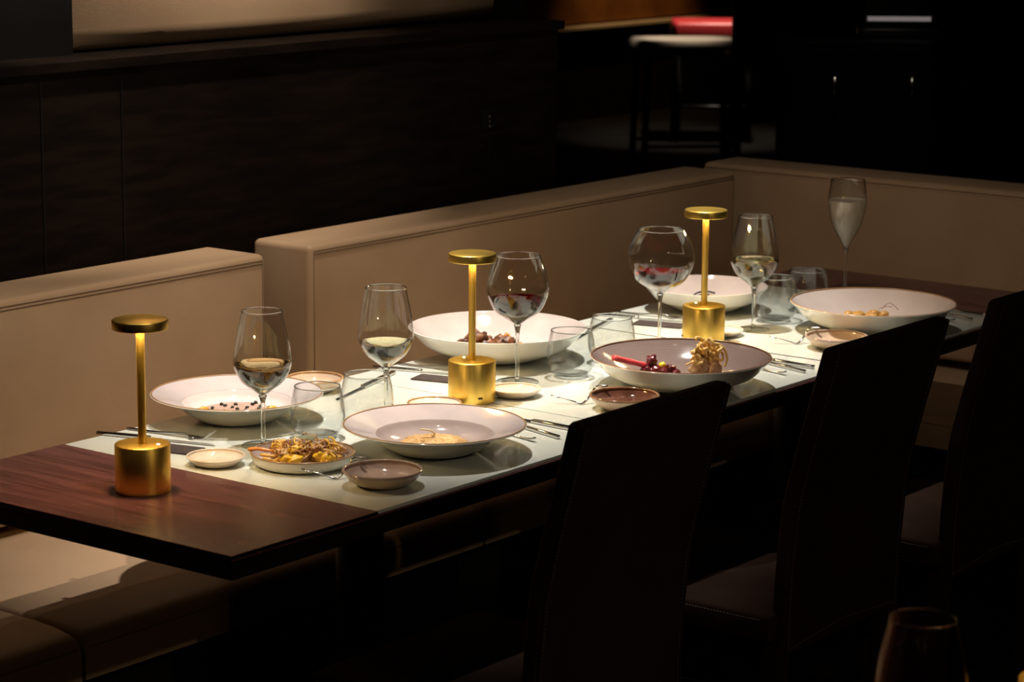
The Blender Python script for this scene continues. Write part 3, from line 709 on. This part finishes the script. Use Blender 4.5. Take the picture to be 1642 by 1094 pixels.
# grey bowl
t = thing('beetroot_garnish', 'glossy dark beetroot pieces with a yellow gel dot in the grey bowl', 'food', on(1.082+.033, .154+.027, .0095))
for k, (a, b_, z, r) in enumerate([(-.052, .012, .026, (.010, .010, .016)), (-.044, .03, .014, (.014, .012, .009)), (-.058, .03, .013, (.012, .011, .008)), (-.030, .036, .012, (.015, .012, .009)), (-.018, .032, .015, (.011, .010, .010)), (-.008, .040, .010, (.010, .009, .008)), (-.064, .02, .014, (.010, .010, .008))]):
    bm = NB(); blob(bm, P(a, b_-.014, z+.004), r, .5, 60, 3, k+40); obj('beetroot_piece', bm, 'beetroot', t)
bm = NB(); blob(bm, P(-.033, .012, .027), (.008, .007, .007), .25, 30, 2, 52); obj('gel_dot', bm, 'yellow_gel', t)
bm = NB()
sw = smooth_prof([P(-.130, .026, .0450), P(-.109, .018, .0385), P(-.088, .010, .032), P(-.066, .002, .025)], 5)
tube(bm, sw, [.0075+.0006*math.sin(i) for i in range(len(sw))], 12, .75)
tag(obj('red_tuile', bm, 'red_gel'), 'flat red stick leaning up the left inside of the grey bowl', 'food'); bpy.data.objects['red_tuile'].location = on(1.082+.033, .154+.027, .0095)
t = thing('crisp_onion_meat', 'pale meat topped with a tangle of golden crisp onion rings in the grey bowl', 'food', on(1.082+.033, .154+.027, .0095))
for k, (a, b_, z, r) in enumerate([(.045, .0, .022, (.020, .017, .021)), (.068, .002, .020, (.018, .016, .019)), (.032, .008, .016, (.013, .012, .014))]):
    bm = NB(); blob(bm, P(a, b_, z+.002), r, .35, 60, 3, k+60); obj('meat_piece', bm, 'pale_meat', t)
rnd = random.Random(21)
for k in range(24):
    a0 = rnd.uniform(.030, .078); zz = rnd.uniform(.032, .074)
    if abs(a0-.052) > .018 and zz > .058: zz -= .016
    ctr = Vector(P(a0, rnd.uniform(-.014, .014), zz)); R_ = rnd.uniform(.006, .012)
    ax = Vector((rnd.gauss(0, 1), rnd.gauss(0, 1), rnd.gauss(0, .5))).normalized(); u = ax.orthogonal().normalized(); v = ax.cross(u)
    arc = rnd.uniform(1.2, 1.9)*PI; n = 14
    pts = [tuple(ctr + (u*math.cos(arc*i/n)*R_*1.1 + v*math.sin(arc*i/n)*R_*.8) + ax*.004*math.sin(i*.9)) for i in range(n+1)]
    bm = NB(); tube(bm, pts, rnd.uniform(.0022, .0036), 8); obj('onion_ring', bm, 'crisp_onion', t)
bm = NB(); tube(bm, smooth_prof([P(.058, .0, .062), P(.074, .0, .068), P(.088, .002, .058), P(.094, .004, .038), P(.089, .006, .024)], 5), .0024, 8); obj('onion_ring', bm, 'crisp_onion', t)
bm = NB(); tube(bm, smooth_prof([P(.036, .0, .030), P(.024, .0, .030), P(.013, .002, .025)], 4), .0018, 8); obj('onion_ring', bm, 'crisp_onion', t)
# B5
t = thing('seared_slice', 'small tan slice with dark curled edge in the bowl behind the furthest lamp', 'food', on(1.813+.040, .575+.034, .0105))
bm = NB(); blob(bm, P(.012, .0, .008), (.020, .016, .010), .3, 30, 3, 70); obj('meat_piece', bm, 'pale_meat', t)
bm = NB(); tube(bm, smooth_prof([P(-.024, .0, .012), P(-.010, -.004, .020), P(.010, -.004, .0225), P(.028, 0, .019)], 5), .0022, 8); tube(bm, smooth_prof([P(-.034, 0, .008), P(-.02, 0, .011), P(0, .004, .0165), P(.014, .006, .0165)], 5), .0022, 8)
obj('dark_curl', bm, 'black_truffle', t)
# B6 pasta
rnd = random.Random(8)
for k, (a, b_, s) in enumerate([(-.045, 0, 1), (-.022, .002, 1.1), (0, .01, .8), (.012, -.004, 1.15), (.034, .006, 1), (-.030, .028, 1), (.005, .03, 1)]):
    bm = NB(); blob(bm, (0, 0, 0), (.0135*s, .0110*s, .0075*s), .3, 30, 3, k+80)
    n0 = NB()
    o = obj('ravioli', bm, 'pasta'); n0.free(); q = P(a, b_, .0158 + .002*s); o.location = on(1.832+.055+q[0], .156+.042+q[1], q[2]+.007)
    tag(o, ['leftmost golden pasta parcel at the front of the far cream bowl', 'second golden pasta parcel from the left in the far cream bowl', 'small golden pasta parcel lying behind the largest one in the far bowl', 'largest golden pasta parcel, right of the middle in the far cream bowl', 'rightmost golden pasta parcel, under the dark threads in the far bowl', 'golden pasta parcel lowest at the left, tucked behind the bowl rim', 'golden pasta parcel lowest at the right, tucked behind the bowl rim'][k], 'food', 'stuffed pasta parcels in the far bowl')
bm = NB(); tube(bm, smooth_prof([P(.030, 0, .022), P(.040, 0, .033), P(.050, 0, .034), P(.066, 0, .020)], 5), .0006, 5); tube(bm, smooth_prof([P(.022, 0, .022), P(.038, .004, .028), P(.052, 0, .026)], 5), .0006, 5)
o = obj('crisp_thread', bm, 'fried_brown'); o.location = on(1.832+.055, .156+.042, .0145); tag(o, 'thin dark curled threads standing on the stuffed pasta', 'food')
# fried food on the tapas plate
t = thing('fried_vegetables', 'heap of golden fried vegetables and crisps on the straight-sided plate', 'food', on(.154, .299, .0058))
rnd = random.Random(31)
mm = ['fried_brown', 'fried_gold', 'fried_yellow', 'fried_tan', 'fried_gold', 'fried_tan']
for k in range(34):
    a = rnd.uniform(-.050, .060); b_ = rnd.uniform(-.046, .044); z = .008+.022*rnd.random()*(1-abs(a)/.09); s = rnd.uniform(.7, 1.2)
    bm = NB(); blob(bm, P(a, b_, z), (.0105*s, .0085*s, .0080*s), .8, 60, 3, k+100); obj('fritter', bm, mm[k % 6], t)
for k in range(70):
    a = rnd.uniform(-.050, .062); b_ = rnd.uniform(-.040, .044); z = .018+.020*rnd.random()*(1-abs(a)/.08)
    ctr = Vector(P(a, b_, z)); R_ = rnd.uniform(.005, .010); ax = Vector((rnd.gauss(0, 1), rnd.gauss(0, 1), rnd.gauss(0, 1))).normalized(); u = ax.orthogonal().normalized(); v = ax.cross(u)
    arc = rnd.uniform(.7, 1.6)*PI; n = 9
    bm = NB(); tube(bm, [tuple(ctr+u*math.cos(arc*i/n)*R_+v*math.sin(arc*i/n)*R_*.7+ax*.005*i/n) for i in range(n+1)], rnd.uniform(.0009, .0022), 6, .7)
    obj('crisp_curl', bm, ['fried_tan', 'fried_gold', 'fried_gold', 'fried_tan', 'fried_brown', 'fried_yellow'][k % 6], t)
for k, (p, r) in enumerate([([P(-.034, .006, .020), P(-.055, .004, .019), P(-.075, .002, .0215), P(-.092, .0, .020)], .0048), ([P(-.025, .026, .012), P(-.05, .026, .015), P(-.070, .022, .016)], .0042), ([P(-.030, .040, .010), P(-.048, .040, .011), P(-.064, .034, .013)], .0036)]):
    bm = NB(); pts = smooth_prof(p, 4); tube(bm, pts, [r*(.75+.3*abs(math.sin(i*.8))) for i in range(len(pts))], 9, .7); obj('carrot_stick', bm, ['glazed_carrot', 'fried_gold', 'fried_gold'][k], t)
for k, (a, b_) in enumerate([(-.022, .044), (-.010, .050), (.046, .040)]):
    bm = NB(); blob(bm, P(a, b_, .012), (.014, .010, .010), .5, 40, 3, k+170); obj('yellow_blossom', bm, 'fried_yellow', t)
for k, (a, b_, r0) in enumerate([(.004, .006, .4), (.013, .014, 1.2)]):
    bm = NB(); g_ = bmesh.ops.create_uvsphere(bm, u_segments=12, v_segments=8, radius=1)
    for v in bm.verts: v.co = Vector((v.co.x*.016, v.co.y*.0065, v.co.z*.0011+.003*v.co.x**2))
    bmesh.ops.rotate(bm, verts=bm.verts, cent=(0, 0, 0), matrix=Matrix.Rotation(VA+PI/2+r0, 3, 'Z') @ Matrix.Rotation(.25, 3, 'X'))
    bmesh.ops.translate(bm, verts=bm.verts, vec=P(a, b_, .042)); obj('sage', bm, 'sage_leaf', t)
bm = NB(); tube(bm, [P(.055, .02, .018), P(.078, .018, .019)], .0012, 6); obj('dark_sprig', bm, 'fried_brown', t)

# ------------------------------------------------------------------ foreground table that carries the cut-off glass and lamp
t = thing('side_table', 'dark table close to the camera below the picture edge', 'table', (0, 0, 0))
bm = NB(); box(bm, -1.0, -.15, -1.85, -1.19, T-.036, T, .0012, 1); obj('tabletop', bm, 'dark_wood', t, False)
bm = NB(); lathe(bm, [(0, .014), (.04, .014), (.04, T-.036), (0, T-.036)], 24, (-.575, -1.52, 0)); obj('column', bm, 'black_metal', t)
bm = NB(); box(bm, -.78, -.37, -1.73, -1.31, 0, .014); obj('base_plate', bm, 'black_metal', t, False)

# ------------------------------------------------------------------ bar area far behind (out of focus)
def bar_stool(label, x, y, seat_z, w, d, mat, back=None, rot=0, backmat='stool_maroon'):
    t = thing('bar_stool', label, 'bar stool', (x, y, 0), rot, None)
    bm = NB(); box(bm, -w/2, w/2, -d/2, d/2, seat_z-(.12 if mat == 'red_seat' else .07), seat_z, .03, 5); obj('seat', bm, mat, t)
    for sx in (-1, 1):
        for sy in (-1, 1):
            bm = NB(); tube(bm, [(sx*(w/2-.03), sy*(d/2-.03), 0), (sx*(w/2-.05), sy*(d/2-.05), seat_z-.06)], .018, 8); obj('leg', bm, 'black_wood', t)
    for sy in (-1, 1):
        bm = NB(); tube(bm, [(-(w/2-.04), sy*(d/2-.04), .22), (w/2-.04, sy*(d/2-.04), .22)], .010, 8); obj('footrest', bm, 'black_metal', t)
    if back:
        bm = NB(); box(bm, w/2-.09, w/2-.01, -d/2, d/2, seat_z-.02, seat_z+back, .03, 4); obj('backrest', bm, backmat, t)
    return t
VR = math.radians(-52.6)
bar_stool('bar stool with a cream padded seat in the dark background', 8.40, 5.01, .775, .57, .45, 'stool_cream', None, VR+.12)
bar_stool('dark maroon high-backed stool standing in front of the cream stool', 8.0, 4.29, .78, .40, .34, 'stool_maroon', .75, VA)
bar_stool('bar stool with a bright red seat, behind the cream one', 10.25, 6.05, .735, .50, .45, 'red_seat', .6, VR)
bar_stool('dark bar stool with a cream seat edge at the left of the bar area', 7.00, 5.08, .80, .42, .42, 'stool_cream', .9, VR+PI)
t = thing('bar_counter', 'wood-panelled bar counter with a pale ledge strip, far behind', 'bar counter')
bm = NB(); box(bm, 8.5, 14.5, 7.30, 8.1, 0, 1.12); obj('counter_body', bm, 'black_wood', t, False)
bm = NB(); box(bm, 8.6, 14.4, 7.27, 7.30, .64, 1.10); obj('front_panel', bm, 'orange_wood', t, False)
bm = NB(); box(bm, 8.5, 14.5, 7.22, 7.30, .60, .625, .004); obj('ledge_strip', bm, 'stool_cream', t, False)
t = thing('service_cabinet', 'black service cabinet with two vertical steel handles at the upper right', 'cabinet', (5.10, 2.08, 0), VR)
bm = NB(); box(bm, -.255, .255, -.10, .35, 0, 1.10, .004); obj('cabinet_body', bm, 'black_wood', t, False)
for k, sx in enumerate((-1, 1)):
    bm = NB(); box(bm, (-.25 if sx < 0 else .003), (-.003 if sx < 0 else .25), -.118, -.101, .05, 1.08, .003); dr = obj('door_panel', bm, 'black_wood', t, False)
    bm = NB(); xh = -.10 if k == 0 else .175
    tube(bm, [(xh, -.14, .83), (xh, -.14, .98)], .005, 8); tube(bm, [(xh, -.118, .85), (xh, -.14, .85)], .004, 6); tube(bm, [(xh, -.118, .96), (xh, -.14, .96)], .004, 6); obj('handle', bm, 'steel', dr)
t = thing('till_screen', 'dark screen with a pale lower edge standing on the black cabinet', 'screen', (5.30, 2.04, 1.10), VR)
bm = NB(); box(bm, -.13, .16, -.05, .12, 0, .035, .005); obj('stand', bm, 'black_plastic', t)
bm = NB(); box(bm, -.115, .125, -.03, .0, .035, .30, .004); obj('screen_body', bm, 'black_plastic', t)
bm = NB(); box(bm, -.110, .120, -.034, -.030, .062, .078); obj('lit_edge', bm, 'screen_glow', t)
bm = NB(); box(bm, 11.6, 13.2, 6.6, 6.75, 0, 2.6)
o = obj('wall_panel', bm, 'brown_wall', None, False); tag(o, 'dim brown wall panel between the bar stools and the black cabinet', 'wall panel')
bm = NB(); box(bm, 5.6, 7.2, .5, 1.2, 0, CEIL); struct('wall_column', bm, 'black_wood')
spot('spot_light', (10.0, 5.6, CEIL-.08), (10.2, 6.0, .8), 330, 40, .8, .03)
spot('spot_light', (8.0, 5.6, CEIL-.08), (8.4, 5.05, .8), 220, 17, .8, .03)
spot('spot_light', (4.5, 1.55, CEIL-.08), (5.0, 1.95, .95), 12, 30, .8, .03)  # added lamp so the cabinet handles catch some light
spot('spot_light', (11.1, 6.6, CEIL-.08), (11.1, 7.3, .9), 120, 50, .8, .03, (1, .6, .25))
